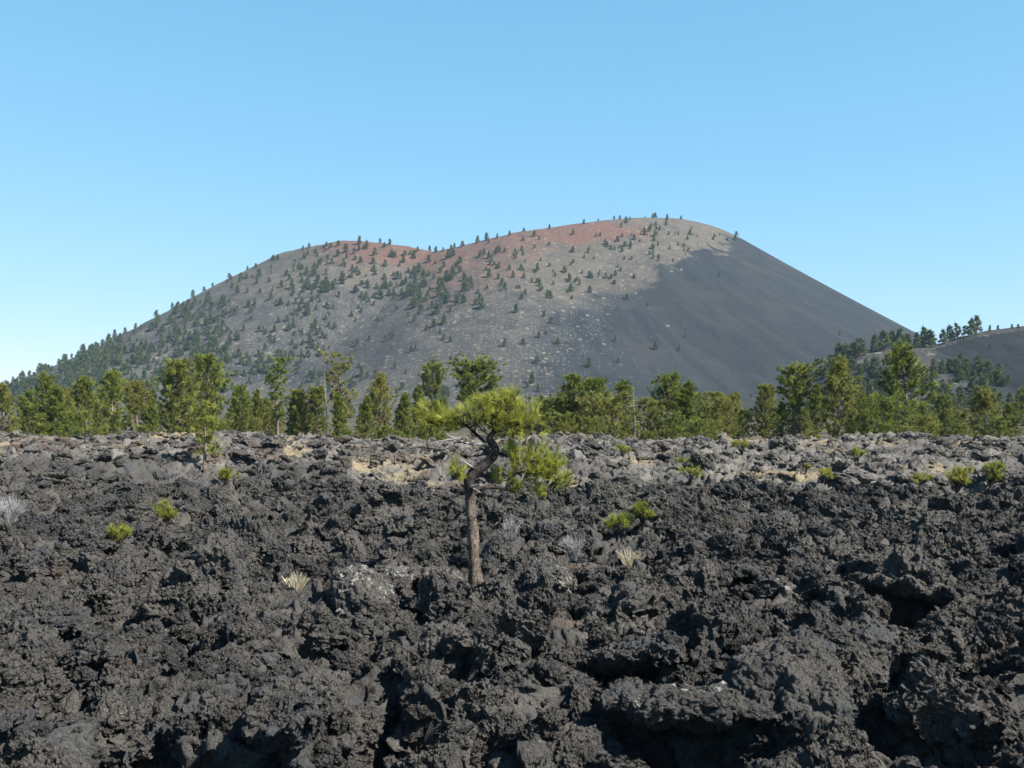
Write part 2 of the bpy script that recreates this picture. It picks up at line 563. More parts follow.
for b in BUSHES + DRY:
    g = ground_at(b[0], b[1]); clear_for(g[0], g[1], .40, 2.6)
SAPL = ground_at(205, 468); clear_for(SAPL[0], SAPL[1], .5, 1.5)


# ------------------------------------------------------------------ loose clinker
def scatter():
    rng = np.random.default_rng(5)
    X = []; Y = []; S = []
    def batch(n, y0, y1, r0, r1, alpha):
        u = rng.random(n)
        y = np.sqrt(y0 * y0 + rng.random(n) * (y1 * y1 - y0 * y0))
        x = rng.uniform(-.72, .72, n) * y
        r = r0 * (1 - u * (1 - (r0 / r1) ** alpha)) ** (-1 / alpha)
        X.append(x); Y.append(y); S.append(r)
    batch(9500, 7, 46, .17, .58, 2.3)
    batch(9000, 7, 32, .08, .17, 1.5)
    batch(4500, 7, 17, .035, .08, 1.2)
    batch(3600, 43, 66, .14, .75, 1.7)
    nb0 = sum(len(q) for q in X)
    batch(1500, 7, 46, .26, .72, 2.0)
    x = np.concatenate(X); y = np.concatenate(Y); r = np.concatenate(S)
    block = np.arange(len(x)) >= nb0
    block |= (y > 44) & (rng.random(len(x)) < .7)
    ok = np.ones(len(x), bool)
    for kx, ky, kr, front in KEEP:
        d = math.hypot(kx, ky); ux, uy = kx / d, ky / d
        along = x * ux + y * uy; side = np.abs(x * uy - y * ux)
        ok &= ~((side < kr + r * .8) & (along > d - front) & (along < d + kr + r * .7) & (r > .09))
    ok &= ~(block & (r > .036 * y))
    # bare hollows and smooth crust patches stay thinly covered
    dens = perlin2(x / 4.2 + 9, y / 4.2 + 2) - .9 * sstep(.12, .42, perlin2(x / 2.3 + 21, y / 2.3 + 64)) * (y < 44)
    ok &= rng.random(len(x)) < np.clip(.95 + .7 * dens, .45, 1)
    x, y, r, block = x[ok], y[ok], r[ok], block[ok]
    z = lava_full(x, y) + r * rng.uniform(-.30, .45, len(x))
    P = np.stack([x, y, z], 1)
    me = bpy.data.meshes.new('lava_rubble')
    me.vertices.add(len(P)); me.vertices.foreach_set('co', P.astype(F32).ravel())
    a = me.attributes.new('rot', 'FLOAT_VECTOR', 'POINT')
    tl = np.where(P[:, 1] > 44, .22, .55)
    rot = np.stack([rng.normal(0, 1, len(P)) * tl, rng.normal(0, 1, len(P)) * tl, rng.uniform(0, 6.28, len(P))], 1)
    a.data.foreach_set('vector', rot.astype(F32).ravel())
    a = me.attributes.new('scl', 'FLOAT_VECTOR', 'POINT')
    sv = r[:, None] * rng.uniform(.75, 1.25, (len(P), 3)); sv[:, 2] *= np.where(y > 44, .72, 1)
    a.data.foreach_set('vector', sv.astype(F32).ravel())
    a = me.attributes.new('pid', 'INT', 'POINT'); a.data.foreach_set('value', np.where(block, rng.integers(NPROTO, NPROTO + NBLOCK, len(P)), rng.integers(0, NPROTO, len(P))).astype(np.int32))
    o = link('lava_rubble', me); tag(o, 'loose jagged clinker heaped over the lava flow', 'rubble', None, 'stuff')
    ng = bpy.data.node_groups.new('scatter_rocks', 'GeometryNodeTree')
    ng.interface.new_socket('Geometry', in_out='INPUT', socket_type='NodeSocketGeometry')
    ng.interface.new_socket('Geometry', in_out='OUTPUT', socket_type='NodeSocketGeometry')
    N = ng.nodes.new; L = ng.links.new
    gi = N('NodeGroupInput'); go = N('NodeGroupOutput'); ip = N('GeometryNodeInstanceOnPoints'); ci = N('GeometryNodeCollectionInfo')
    ci.inputs['Collection'].default_value = rock_coll; ci.inputs['Separate Children'].default_value = True; ci.inputs['Reset Children'].default_value = True
    def na_(nm, dt):
        q = N('GeometryNodeInputNamedAttribute'); q.data_type = dt; q.inputs['Name'].default_value = nm
        return q.outputs['Attribute']
    er = N('FunctionNodeEulerToRotation')
    L(na_('rot', 'FLOAT_VECTOR'), er.inputs[0]); L(er.outputs[0], ip.inputs['Rotation'])
    L(na_('scl', 'FLOAT_VECTOR'), ip.inputs['Scale']); L(na_('pid', 'INT'), ip.inputs['Instance Index'])
    ip.inputs['Pick Instance'].default_value = True
    L(gi.outputs[0], ip.inputs['Points']); L(ci.outputs[0], ip.inputs['Instance']); L(ip.outputs[0], go.inputs[0])
    md = o.modifiers.new('scatter', 'NODES'); md.node_group = ng


scatter()

# ------------------------------------------------------------------ cinder cone
CX, CY, CR = 0.0, 1600.0, 355.0
SIL = [(280, 254), (310, 246), (350, 239), (380, 241), (410, 245), (432, 250), (455, 246), (480, 240), (510, 232), (550, 226), (600, 219),
       (640, 216), (678, 217), (705, 223), (735, 239)]


def rim_table():
    th = []; hh = []
    cand = np.linspace(np.pi, 2 * np.pi, 4000)
    cpx, _ = project(CX + CR * np.cos(cand), CY + CR * np.sin(cand), 240.0)
    for px, py in SIL:
        i = int(np.argmin(np.abs(cpx - px)))
        D = CY + CR * math.sin(cand[i])
        th.append(cand[i]); hh.append(at(px, py, D)[2])
    th = [np.pi - .35] + th + [2 * np.pi + .3]; hh = [hh[0] - 25] + hh + [hh[-1] - 30]
    o = np.argsort(th)
    th = np.array(th)[o]; hh = np.array(hh)[o]
    th = np.concatenate([th, [th[0] + 2 * np.pi]]); hh = np.concatenate([hh, [hh[0]]])
    return th, hh


RT, RH = rim_table()


def cone_z(x, y):
    dx, dy = x - CX, y - CY
    r = np.hypot(dx, dy); th = np.arctan2(dy, dx)
    th = np.where(th < RT[0], th + 2 * np.pi, th)
    hr = np.interp(th, RT, RH)
    c, s = np.cos(th), np.sin(th)
    k = .515 + .17 * np.clip(c, 0, 1) + .11 * np.clip(-c, 0, 1)
    n = fbm2(x / 160 + 3, y / 160, 4, .5)
    left = sstep(250, -200, x)
    outer = hr - k * (r - CR) + .00012 * np.clip(r - CR, 0, 600) ** 2 + 7 * n * sstep(0, 250, np.abs(r - CR)) * left
    # a broad gully that separates the wooded side from the bare black flank
    g = np.exp(-((th - 4.86 - .00025 * (r - CR)) / .14) ** 2)
    outer = outer - 16 * g * sstep(CR + 20, CR + 240, r)
    g2 = np.exp(-((th - 4.42) / .09) ** 2)
    outer = outer - 9 * g2 * sstep(CR - 10, CR + 120, r)
    inner = hr - .45 * (CR - r)
    q = 9.0
    z = -q * np.logaddexp(-outer / q, -inner / q) + 4
    f = 16.0
    z = 1.0 + f * np.logaddexp(0, (z - 1.0) / f)
    tq = np.where(th < 1.0, th + 2 * np.pi, th)
    z = z + 0.9 * perlin2(tq * 26, r / 240) * sstep(CR, CR + 90, r) + .3 * perlin2(tq * 75, r / 150) * sstep(CR, CR + 90, r)
    z = z + 1.3 * perlin2(x / 23, y / 23) * left + .7 * perlin2(x / 9, y / 9) * left
    return z


th = np.linspace(0, 2 * np.pi, 900, endpoint=False)
rad = np.concatenate([np.linspace(20, 300, 30), np.linspace(305, 420, 60), np.linspace(424, 1000, 170), np.linspace(1010, 1250, 16)])
TH, RD_ = np.meshgrid(th, rad)
X = CX + RD_ * np.cos(TH); Y = CY + RD_ * np.sin(TH)
Z = cone_z(X, Y)
Z[-1] -= 18
PX, PY = project(X, Y, Z)
front = (Y < CY + 60)


def ell(cx, cy, rx, ry):
    return np.exp(-(((PX - cx) / rx) ** 2 + ((PY - cy) / ry) ** 2))


wob = 12 * fbm2(X / 70, Y / 70, 4) + 9 * fbm2(X / 18, Y / 18, 3)
bx = [430, 500, 540, 590, 630, 683, 694, 725, 742, 800]
by = [420, 372, 322, 300, 284, 263, 248, 243, 232, 180]
dark = sstep(-1, 1.1, (PY + wob - np.interp(PX, bx, by)) / np.interp(PX, [540, 620, 690], [40, 22, 10])) * sstep(440, 600, PX + wob * 2.2)
dark = np.maximum(dark, np.where(PX > 752, 1, 0))
dark = np.maximum(dark, .75 * np.clip(ell(270, 374, 70, 16) + ell(385, 350, 60, 30) * .7, 0, 1))
red = np.clip(1.0 * ell(600, 231, 60, 11) + 1.1 * ell(400, 251, 55, 11) + .55 * ell(530, 240, 60, 12) + .8 * ell(355, 243, 45, 6) + .55 * ell(480, 268, 80, 30) + .3 * ell(430, 310, 50, 40) + .35 * ell(330, 262, 60, 25), 0, 1)
red = np.where(front, red, .2)
tan = np.clip(sstep(330, 250, PY) * .8 + ell(690, 240, 70, 22) + .25, 0, 1)
tuft = np.clip(1 - dark * 1.0, 0, 1) * 1.1 + .6 * ell(555, 345, 55, 40) + .4 * ell(270, 374, 90, 30)
nn, mm = X.shape
idx = np.arange(nn * mm, dtype=np.int32).reshape(nn, mm)
nxt = np.roll(idx, -1, axis=1)
quads = np.stack([idx[:-1], nxt[:-1], nxt[1:], idx[1:]], -1).reshape(-1, 4)[:, ::-1]
Vc = np.stack([X, Y, Z], -1).reshape(-1, 3)
Vc = np.concatenate([Vc, [[CX, CY, float(Z[0].mean()) - 5]]])
cap = np.stack([idx[0], nxt[0], np.full(mm, nn * mm)], -1)[:, ::-1]
pad = lambda a: np.append(a.ravel(), 0)


def cone_mat():
    n = NT('cinder')
    p = n.pos()
    ang, rad_ = n.attr('ang'), n.attr('rad')
    d, r, t, tu = n.attr('dark'), n.attr('red'), n.attr('tan'), n.attr('tuft')
    big = n.noise(p, .012, 5, .6)
    mid = n.noise(p, .05, 5, .65, 7)
    fine = n.noise(p, .35, 5, .7, 19)
    grey = n.mix(n.mr(mid, .35, .65), (.041, .0402, .041), (.0656, .0607, .0558))
    tanc = n.mix(n.mr(mid, .35, .65), (0.0669, 0.0585, 0.0509), (0.0973, 0.0836, 0.0684))
    c = n.mix(n.mr(n.math('ADD', t, n.math('MULTIPLY', n.math('SUBTRACT', big, .5), 1.6)), .35, .95), grey, tanc)
    c = n.mix(n.mr(n.math('ADD', r, n.math('MULTIPLY', n.math('SUBTRACT', mid, .5), 1.7)), .22, .90, 0, .80), c, (.1148, .0549, .0426))
    # streaks that run down the black flank
    st = n.n('ShaderNodeCombineXYZ', {0: n.math('MULTIPLY', ang, 42.0), 1: n.math('MULTIPLY', rad_, .012), 2: 0.0}).outputs[0]
    streak = n.noise(st, 1.0, 6, .68, 0, .3)
    dk = n.mix(n.mr(streak, .35, .68), (0.0191, 0.0214, 0.0244), (0.0305, 0.0336, 0.0366))
    dk = n.mix(n.mr(big, .52, .68, 0, .6), dk, (.041, .0369, .0361))
    c = n.mix(n.mr(n.math('ADD', d, n.math('ADD', n.math('MULTIPLY', n.math('SUBTRACT', fine, .5), .5), n.math('MULTIPLY', n.math('SUBTRACT', mid, .5), 1.1))), .2, .85), c, dk)
    # pale bunch grass and rabbitbrush dots
    for sc_, thr, sd, lo in ((.33, .27, 0.0, .42), (.19, .23, 31.0, .50), (.085, .22, 57.0, .40)):
        v = n.n('ShaderNodeVectorMath', {0: p, 1: (sd, sd * 2, 0)}, operation='ADD').outputs[0]
        v = n.n('ShaderNodeVectorMath', {0: v, 1: (1, .8, 0.0)}, operation='MULTIPLY').outputs[0]
        vo = n.n('ShaderNodeTexVoronoi', {'Vector': v, 'Scale': sc_, 'Randomness': 1.0}, voronoi_dimensions='2D')
        sel = n.n('ShaderNodeSeparateColor', {0: vo.outputs['Color']})
        keep = n.math('LESS_THAN', sel.outputs[0], n.math('MULTIPLY', n.math('MULTIPLY', tu, lo), n.mr(n.noise(p, .03, 3, .6, sd + 5), .3, .65, .25, 1.6)))
        dot = n.math('MULTIPLY', n.mr(vo.outputs['Distance'], thr, thr * .5), keep)
        cc = n.mix(sel.outputs[1], (.1558, .141, .1107), (.0943, .0886, .064))
        c = n.mix(n.math('MULTIPLY', dot, .8), c, cc)
    c = n.mix(1.0, c, n.mix(n.mr(fine, .3, .7), (.82, .82, .82), (1.16, 1.16, 1.16)), 'MULTIPLY')
    h = n.math('ADD', mid, n.math('MULTIPLY', fine, .4))
    return n.surface(c, .95, .05, n.bump(h, .35, 3.0))


M_CONE = cone_mat()
tag(link('cinder_cone_hill', make_mesh('cinder_cone_hill', Vc, [quads, cap], M_CONE, True,
         {'dark': pad(dark), 'red': pad(red), 'tan': pad(tan), 'tuft': pad(tuft), 'ang': pad(np.where(TH < 1.0, TH + 2 * np.pi, TH)), 'rad': pad(RD_)})), kind='structure')

# ------------------------------------------------------------------ lower cinder hill on the side
HY = 540.0
HS = [(690, 409), (740, 402), (780, 388), (810, 374), (832, 360), (855, 351), (880, 348), (905, 347), (935, 345), (960, 337), (985, 331),
      (1024, 326), (1090, 322), (1200, 318), (1320, 330), (1500, 380), (1600, 405)]
_hx = np.array([at(a, b, HY)[0] for a, b in HS]); _hz = np.array([at(a, b, HY)[2] for a, b in HS])


def hill_z(x, y):
    c = np.interp(x + (HY - y) * .12, _hx, _hz)
    k = .30
    dy = np.abs(y - HY)
    z = c - k * (np.sqrt(dy * dy + 144) - 12)
    z = z + 2.2 * fbm2(x / 45, y / 45 + 8, 3) * sstep(0, 60, dy)
    return -3.0 + 6 * np.logaddexp(0, (z + 3.0) / 6)


hx = np.linspace(60, 700, 330); hy = np.linspace(330, 760, 210)
X, Y = np.meshgrid(hx, hy); Z = hill_z(X, Y)
PX, PY = project(X, Y, Z)
wob = 8 * fbm2(X / 25, Y / 25, 4)
bx = [930, 945, 975, 1000, 1030, 1100]; by_lo = [352, 376, 390, 402, 414, 430]; by_hi = [350, 346, 337, 333, 329, 324]
dark = sstep(-6, 6, np.interp(PX, bx, by_lo) - PY + wob) * sstep(-2, 2, PY - np.interp(PX, bx, by_hi)) * sstep(912, 938, PX + wob)
dark = np.maximum(dark, .42)
red = np.zeros_like(X) + .1; tan = np.zeros_like(X) + .12; tuft = (1 - dark) * .8
nn, mm = X.shape
idx = np.arange(nn * mm, dtype=np.int32).reshape(nn, mm)
quads = np.stack([idx[:-1, :-1], idx[:-1, 1:], idx[1:, 1:], idx[1:, :-1]], -1).reshape(-1, 4)
tag(link('cinder_hill', make_mesh('cinder_hill', np.stack([X, Y, Z], -1).reshape(-1, 3), quads, M_CONE, True,
         {'dark': dark.ravel(), 'red': red.ravel(), 'tan': tan.ravel(), 'tuft': tuft.ravel(), 'ang': X.ravel() / 160, 'rad': Z.ravel() * 2})), kind='structure')


# ------------------------------------------------------------------ ground sheet to the horizon
def ground_mat():
    n = NT('cinder_soil')
    p = n.pos()
    c = n.mix(n.mr(n.noise(p, .08, 6, .6), .35, .65), (.041, .0394, .0377), (.0902, .0779, .0574))
    c = n.mix(n.mr(n.noise(p, .9, 5, .6, 4), .5, .7, 0, .7), c, (.21, .17, .11))
    return n.surface(c, .95, .05, n.bump(n.noise(p, 2.0, 6), .5, .3))


def forest_floor(x, y):
    return np.where(y > 60, 1.0, -2.2) + (.5 * perlin2(x / 40, y / 40) if True else 0)


gy = np.concatenate([[-3000, -400, -60, 0], np.linspace(20, 66, 12), np.linspace(72, 400, 60), np.geomspace(430, 14000, 40)])
gx = np.concatenate([-np.geomspace(14000, 220, 24), np.linspace(-200, 200, 60), np.geomspace(220, 14000, 24)])
X, Y = np.meshgrid(gx, gy)
Z = -2.2 + 3.1 * sstep(62, 76, Y) + .35 * perlin2(X / 40, Y / 40) * sstep(60, 80, Y)
nn, mm = X.shape
idx = np.arange(nn * mm, dtype=np.int32).reshape(nn, mm)
quads = np.stack([idx[:-1, :-1], idx[:-1, 1:], idx[1:, 1:], idx[1:, :-1]], -1).reshape(-1, 4)
tag(link('ground', make_mesh('ground', np.stack([X, Y, Z], -1).reshape(-1, 3), quads, ground_mat())), kind='structure')


# ------------------------------------------------------------------ pines
def limb(p0, az_, rise, L, rng, n=6, curl=.25, sag=0.0):
    """points of a limb that leaves p0 outward and curls up at its tip"""
    t = np.linspace(0, 1, n)
    out = np.array([math.cos(az_), math.sin(az_), 0])
    side = np.array([-out[1], out[0], 0])
    wob_ = rng.normal(0, .06, 2)
    P = p0 + out * (L * t)[:, None] + side * (L * wob_[0] * t * t)[:, None]
    P[:, 2] += L * (rise * t + curl * t * t - sag * np.sin(np.pi * t) * .5)
    P[1:-1] += rng.normal(0, .02 * L, (n - 2, 3))
    return P


PROFILE = {
    # crown base, max radius / height, radius profile (t from crown base to top), limbs, droop, clump size, gaps
    'cone':  dict(base=.04, rad=.25, prof=lambda t: (1 - t) ** .8 * .95 + .05, limbs=120, rise=(-.10, .55), clump=.052, per=5, gap=.05),
    'round': dict(base=.10, rad=.26, prof=lambda t: np.sqrt(np.clip(1 - (t * 1.02 - .28) ** 2 / .58, .02, 1)), limbs=130, rise=(.0, .6), clump=.052, per=5, gap=.15),
    'open':  dict(base=.06, rad=.31, prof=lambda t: (.45 + .55 * np.sin(np.pi * np.clip(t * .8 + .15, 0, 1))) * (1 - t ** 3 * .8), limbs=84, rise=(-.05, .4), clump=.060, per=6, gap=.3),
    'mast':  dict(base=.30, rad=.15, prof=lambda t: .55 + .45 * np.abs(np.sin(t * 7.5)) * (1 - .2 * t), limbs=44, rise=(.0, .35), clump=.050, per=5, gap=.35),
    'flat':  dict(base=.50, rad=.26, prof=lambda t: np.sqrt(np.clip(1 - (t - .5) ** 2 / .29, .05, 1)), limbs=66, rise=(.1, .6), clump=.058, per=6, gap=.2),
    'bush':  dict(base=.02, rad=.55, prof=lambda t: np.sqrt(np.clip(1 - (t - .25) ** 2 / .6, .05, 1)), limbs=60, rise=(.1, .7), clump=.095, per=5, gap=.1),
    'young': dict(base=.22, rad=.20, prof=lambda t: (.4 + .6 * np.abs(np.sin(t * 8 + .8))) * (1 - .55 * t), limbs=30, rise=(-.02, .3), clump=.060, per=6, gap=.25),
}


def pine_meshes(kind, seed, mat, bark, blades=30, lean=.03):
    K = PROFILE[kind]
    rng = np.random.default_rng(seed)
    tb = Tubes()
    n = 10
    t = np.linspace(0, 1, n)
    lx, ly = rng.normal(0, lean, 2)
    path = np.stack([lx * t * t + .012 * np.sin(t * 7 + seed), ly * t * t + .012 * np.cos(t * 6), t * .97], 1)
    w = .020 if kind in ('mast', 'flat', 'young') else .023
    tb.add(path, w * (1 - t) ** .75 + .003, 7, .08, rng)
    C = []; D = []
    az0 = rng.uniform(0, 6.28)
    for i in range(K['limbs']):
        u = (i + rng.random()) / K['limbs']
        if rng.random() < K['gap'] * .6:
            continue
        h = K['base'] + (1 - K['base']) * u * .97
        p0 = np.array([np.interp(h, t, path[:, k]) for k in range(3)]); p0[2] = h * .97
        a = az0 + i * 2.399 + rng.normal(0, .35)
        lobe = 1 + .22 * math.sin(a * 2 + seed) + .15 * math.sin(a * 3 + seed * 2)
        L = K['rad'] * float(K['prof'](np.array(u))) * rng.uniform(.62, 1.12) * lobe
        rise = K['rise'][0] + (K['rise'][1] - K['rise'][0]) * u
        P = limb(p0, a, rise, L, rng)
        tb.add(P, np.linspace(.0065 * (1 - .6 * u), .0018, len(P)), 4)
        m = K['per'] + 2
        for q in range(m):
            s = rng.uniform(.35, 1.0) if q else 1.0
            c = np.array([np.interp(s, np.linspace(0, 1, len(P)), P[:, k]) for k in range(3)])
            c += rng.normal(0, K['clump'] * .42, 3) * np.array([1, 1, .6])
            if rng.random() < K['gap'] * .5:
                continue
            C.append(c)
            D.append(np.array([math.cos(a) * .75, math.sin(a) * .75, .5]))
    # leader shoots
    for q in range(6):
        C.append(path[-1] + rng.normal(0, .012, 3)); D.append([0, 0, 1])
    C = np.array(C); D = np.array(D)
    cl = K['clump']
    V, T = needles(C, D, blades, cl * .85, cl * .14, .85, rng, cl * .25)
    tint = np.repeat(np.clip(rng.beta(1.5, 1.7, len(C)), 0, 1), blades * 3)
    TV, TQ = tb.arrays()
    return make_mesh('trunk', TV, TQ, bark), make_mesh('crown', V, T, mat, False, {'tint': tint})


PROTO = {}


def proto(kind, var, mat=None, bark=None):
    key = (kind, var, mat.name if mat else '')
    if key not in PROTO:
        PROTO[key] = pine_meshes(kind, 11 + var * 7 + len(kind) * 101, mat or M_FOREST, bark or M_BARK)
    return PROTO[key]


rng_p = random.Random(3)


def plant_pine(kind, var, loc, height, label, group=None, name='pine_tree', cat='pine tree', wid=1.0, rz=None, mat=None, bark=None):
    tm, cm = proto(kind, var, mat, bark)
    o = link(name, None)
    o.location = loc; o.rotation_euler = (0, 0, rng_p.uniform(0, 6.28) if rz is None else rz)
    o.scale = (height * wid, height * wid, height)
    tag(o, label, cat, group)
    link('trunk', tm, o); link('crown', cm, o)
    return o


def floor_z(x, y):
    if y < 80:
        return float(lava_base(np.array([x]), np.array([y]))[0])
    return float(-2.2 + 3.1 + .35 * perlin2(np.array([x / 40]), np.array([y / 40]))[0])


FOREST = [   # px, top py, distance, kind, variant, width factor, label
    (4, 384, 98, 'open', 0, 1.0, 'olive pine cut by the picture edge where the wooded flank meets the lava'),
    (30, 390, 120, 'cone', 0, 1.0, 'dull green pine behind the bright conical one, near the flank foot'),
    (47, 373, 104, 'open', 1, .9, 'olive pine with flat brownish top rising over a bright conical pine'),
    (56, 386, 86, 'cone', 0, 1.25, 'bright green conical pine above the black boulder on the lava skyline'),
    (86, 378, 96, 'open', 2, .95, 'loose olive pine between the bright cone and a taller dark pine'),
    (113, 371, 100, 'open', 0, 1.05, 'tall layered dark olive pine, third from the big double crown'),
    (137, 384, 92, 'flat', 0, 1.0, 'thin topped pine with bare trunk showing, next to the big double crown'),
    (181, 362, 88, 'round', 1, 1.1, 'broad dense pine forming the lower half of a double crown'),
    (208, 357, 92, 'round', 2, 1.05, 'taller dense pine of the double crown behind the slender young pine'),
    (240, 387, 104, 'round', 0, .95, 'grey green pine between the double crown and the bare trunked mast'),
    (277, 359, 88, 'mast', 0, 1.0, 'tall mast-like pine with small tuft of crown on bare trunk'),
    (259, 390, 98, 'cone', 2, .95, 'pointed green pine close against the mast-like pine, double crown side'),
    (300, 391, 96, 'round', 1, 1.1, 'wide dense pine between the mast-like pine and the white snag'),
    (342, 355, 94, 'mast', 1, 1.15, 'sparse tall pine with wispy branches beside the white snag'),
    (340, 393, 84, 'cone', 1, 1.0, 'small dark conical pine at the foot of the sparse wispy pine'),
    (379, 374, 102, 'open', 1, .95, 'tall thin crowned pine halfway between white snag and the lone lava pine'),
    (366, 396, 96, 'cone', 0, 1.0, 'low pointed pine beside the wispy tall pine'),
    (403, 393, 92, 'cone', 2, 1.1, 'green conical pine second from the lone lava pine'),
    (420, 386, 100, 'cone', 2, .95, 'pointed pine just behind the lone pine, snag side'),
    (432, 367, 190, 'flat', 1, 1.0, 'faint olive crown standing alone higher on the cone foot'),
    (476, 366, 80, 'flat', 2, 1.25, 'wide olive umbrella crown directly behind the lone lava pine'),
    (505, 392, 92, 'round', 1, .9, 'pine half hidden behind the lone lava pine crown'),
    (548, 404, 82, 'bush', 0, 1.0, 'low bushy pine close to the lone pine at the forest edge'),
    (575, 377, 82, 'round', 0, 1.0, 'dark topped dense pine, first of a big clump'),
    (596, 380, 80, 'round', 2, 1.15, 'broad olive pine in the middle of the big clump with visible trunk'),
    (622, 382, 84, 'open', 2, .9, 'flat layered pine on the snag side of the big clump'),
    (606, 402, 76, 'bush', 1, 1.0, 'low yellowish pine skirting the big clump'),
    (650, 404, 84, 'bush', 2, .9, 'yellow green bushy pine before the umbrella pine'),
    (667, 378, 88, 'flat', 0, 1.0, 'umbrella shaped olive pine beside the brightest conical fir-like tree'),
    (686, 382, 82, 'cone', 0, 1.25, 'brightest green dense conical tree, pointed and untouched by gaps'),
    (720, 404, 84, 'bush', 0, .9, 'yellowish bushy pine beside the bright pointed conical tree'),
    (704, 402, 88, 'cone', 1, 1.0, 'low pointed pine squeezed behind the bright pointed tree'),
    (742, 412, 90, 'bush', 2, .8, 'dull low bush of pine in the dip of the treeline'),
    (766, 386, 90, 'round', 2, 1.0, 'pyramidal mixed green pine beside the pale trunked umbrella pine'),
    (782, 404, 84, 'open', 0, 1.0, 'small open pine at the pale trunk foot'),
    (793, 369, 84, 'flat', 1, 1.1, 'umbrella pine on long pale bare trunk'),
    (815, 384, 120, 'cone', 0, 1.0, 'dusky pine behind the umbrella pine, toward the layered giants'),
    (838, 358, 82, 'open', 1, .95, 'dark layered giant pine with tiered branches by the tan hill'),
    (862, 392, 100, 'open', 2, .9, 'mid sized loose pine between the two layered giants'),
    (905, 344, 84, 'open', 0, .98, 'tallest layered pine with broad tiers before the tan hill'),
    (884, 402, 80, 'bush', 1, 1.0, 'low bushy pine under the tallest layered pine'),
    (944, 396, 98, 'round', 1, .9, 'slim dull pine between the tallest pine and the wide low pine'),
    (985, 391, 80, 'open', 2, 1.25, 'wide low spreading pine under the black hill face'),
    (1012, 404, 90, 'round', 0, 1.0, 'dense pine cut by the picture edge under the black hill'),
    (925, 420, 74, 'bush', 2, .9, 'small bright bush at the rock bank below the tallest pine'),
    (965, 415, 86, 'bush', 0, 1.0, 'olive bushy pine beside the wide low pine'),
]
for px, py, D, kind, var, wid, lab in FOREST:
    top = at(px, py, D)
    z0 = floor_z(top[0], D) - .15
    plant_pine(kind, var, (top[0], D, z0), (top[2] - z0) / .98, lab, 'pines along the forest edge', wid=wid * .92)

rg = random.Random(29)
for k in range(34):
    px = rg.uniform(-10, 1034); D = rg.uniform(70, 80)
    top = at(px, 0, D); z0 = floor_z(top[0], D) - .1
    plant_pine('bush', rg.randrange(3), (top[0], D, z0), rg.uniform(1.1, 2.3), 'low bushy young pine along the foot of the forest edge',
               'low young pines along the foot of the forest edge', wid=rg.uniform(.8, 1.1))

# the rest of the forest fills the gaps behind
rg = random.Random(17)
for k in range(120):
    px = rg.uniform(-60, 1090)
    D = 100 + 220 * rg.random() ** 1.7
    py = 412 - rg.uniform(0, 1) ** 1.6 * 26 * (1 if D < 200 else .7)
    top = at(px, py, D)
    z0 = floor_z(top[0], D) - .2
    kind = rg.choice(['round', 'open', 'cone', 'round'])
    plant_pine(kind, rg.randrange(3), (top[0], D, z0), (top[2] - z0), 'mid green pine deep in the forest behind the front row',
               'pines filling the forest behind the front row', wid=rg.uniform(.85, 1.15))


# slender young pine on the grey bank
g = SAPL
hgt = at(205, 401, g[1])[2] - g[2]
plant_pine('young', 1, (g[0], g[1], g[2] - .1), hgt + .1, 'slender young pine with flat yellow green tiers standing on the grey lava bank', None, wid=1.15, mat=M_SAPLING)


# dead snags
def snag(px, top, D, seed, label, spread=.25, n=9):
    rng = np.random.default_rng(seed)
    tp = at(px, top, D); z0 = floor_z(tp[0], D) - .1; H = tp[2] - z0
    tb = Tubes(); t = np.linspace(0, 1, 9)
    path = np.stack([.015 * np.sin(t * 5) * H, .01 * H * np.cos(t * 4), t * H], 1)
    tb.add(path, .045 * (1 - t) ** .8 + .012, 6, .08, rng)
    brs = []
    for i in range(n):
        u = rng.uniform(.3, .95)
        p0 = np.array([np.interp(u, t, path[:, k]) for k in range(3)])
        P = limb(p0, rng.uniform(0, 6.28), rng.uniform(-.3, .5), H * spread * (1.1 - u) * rng.uniform(.5, 1.2) + .2, rng, curl=-.2)
        br = Tubes(); br.add(P, np.linspace(.018, .008, len(P)), 4); brs.append(br)
    o = link('dead_tree', None); o.location = (tp[0], D, z0)
    tag(o, label, 'dead tree')
    link('trunk', make_mesh('trunk', *tb.arrays(), M_DEAD), o)
    for br in brs:
        link('branch', make_mesh('branch', *br.arrays(), M_DEAD), o)


snag(326, 374, 84, 1, 'white dead snag with bare stubs beside the sparse wispy pine')
snag(634, 387, 82, 2, 'grey dead tree with a few bare arms rising beside the big clump', .4, 14)
snag(528, 393, 84, 3, 'thin grey dead tree of bare twigs near the lone lava pine', .3, 22)
snag(160, 402, 88, 4, 'short pale dead stem before the double crowned pines', .2, 6)


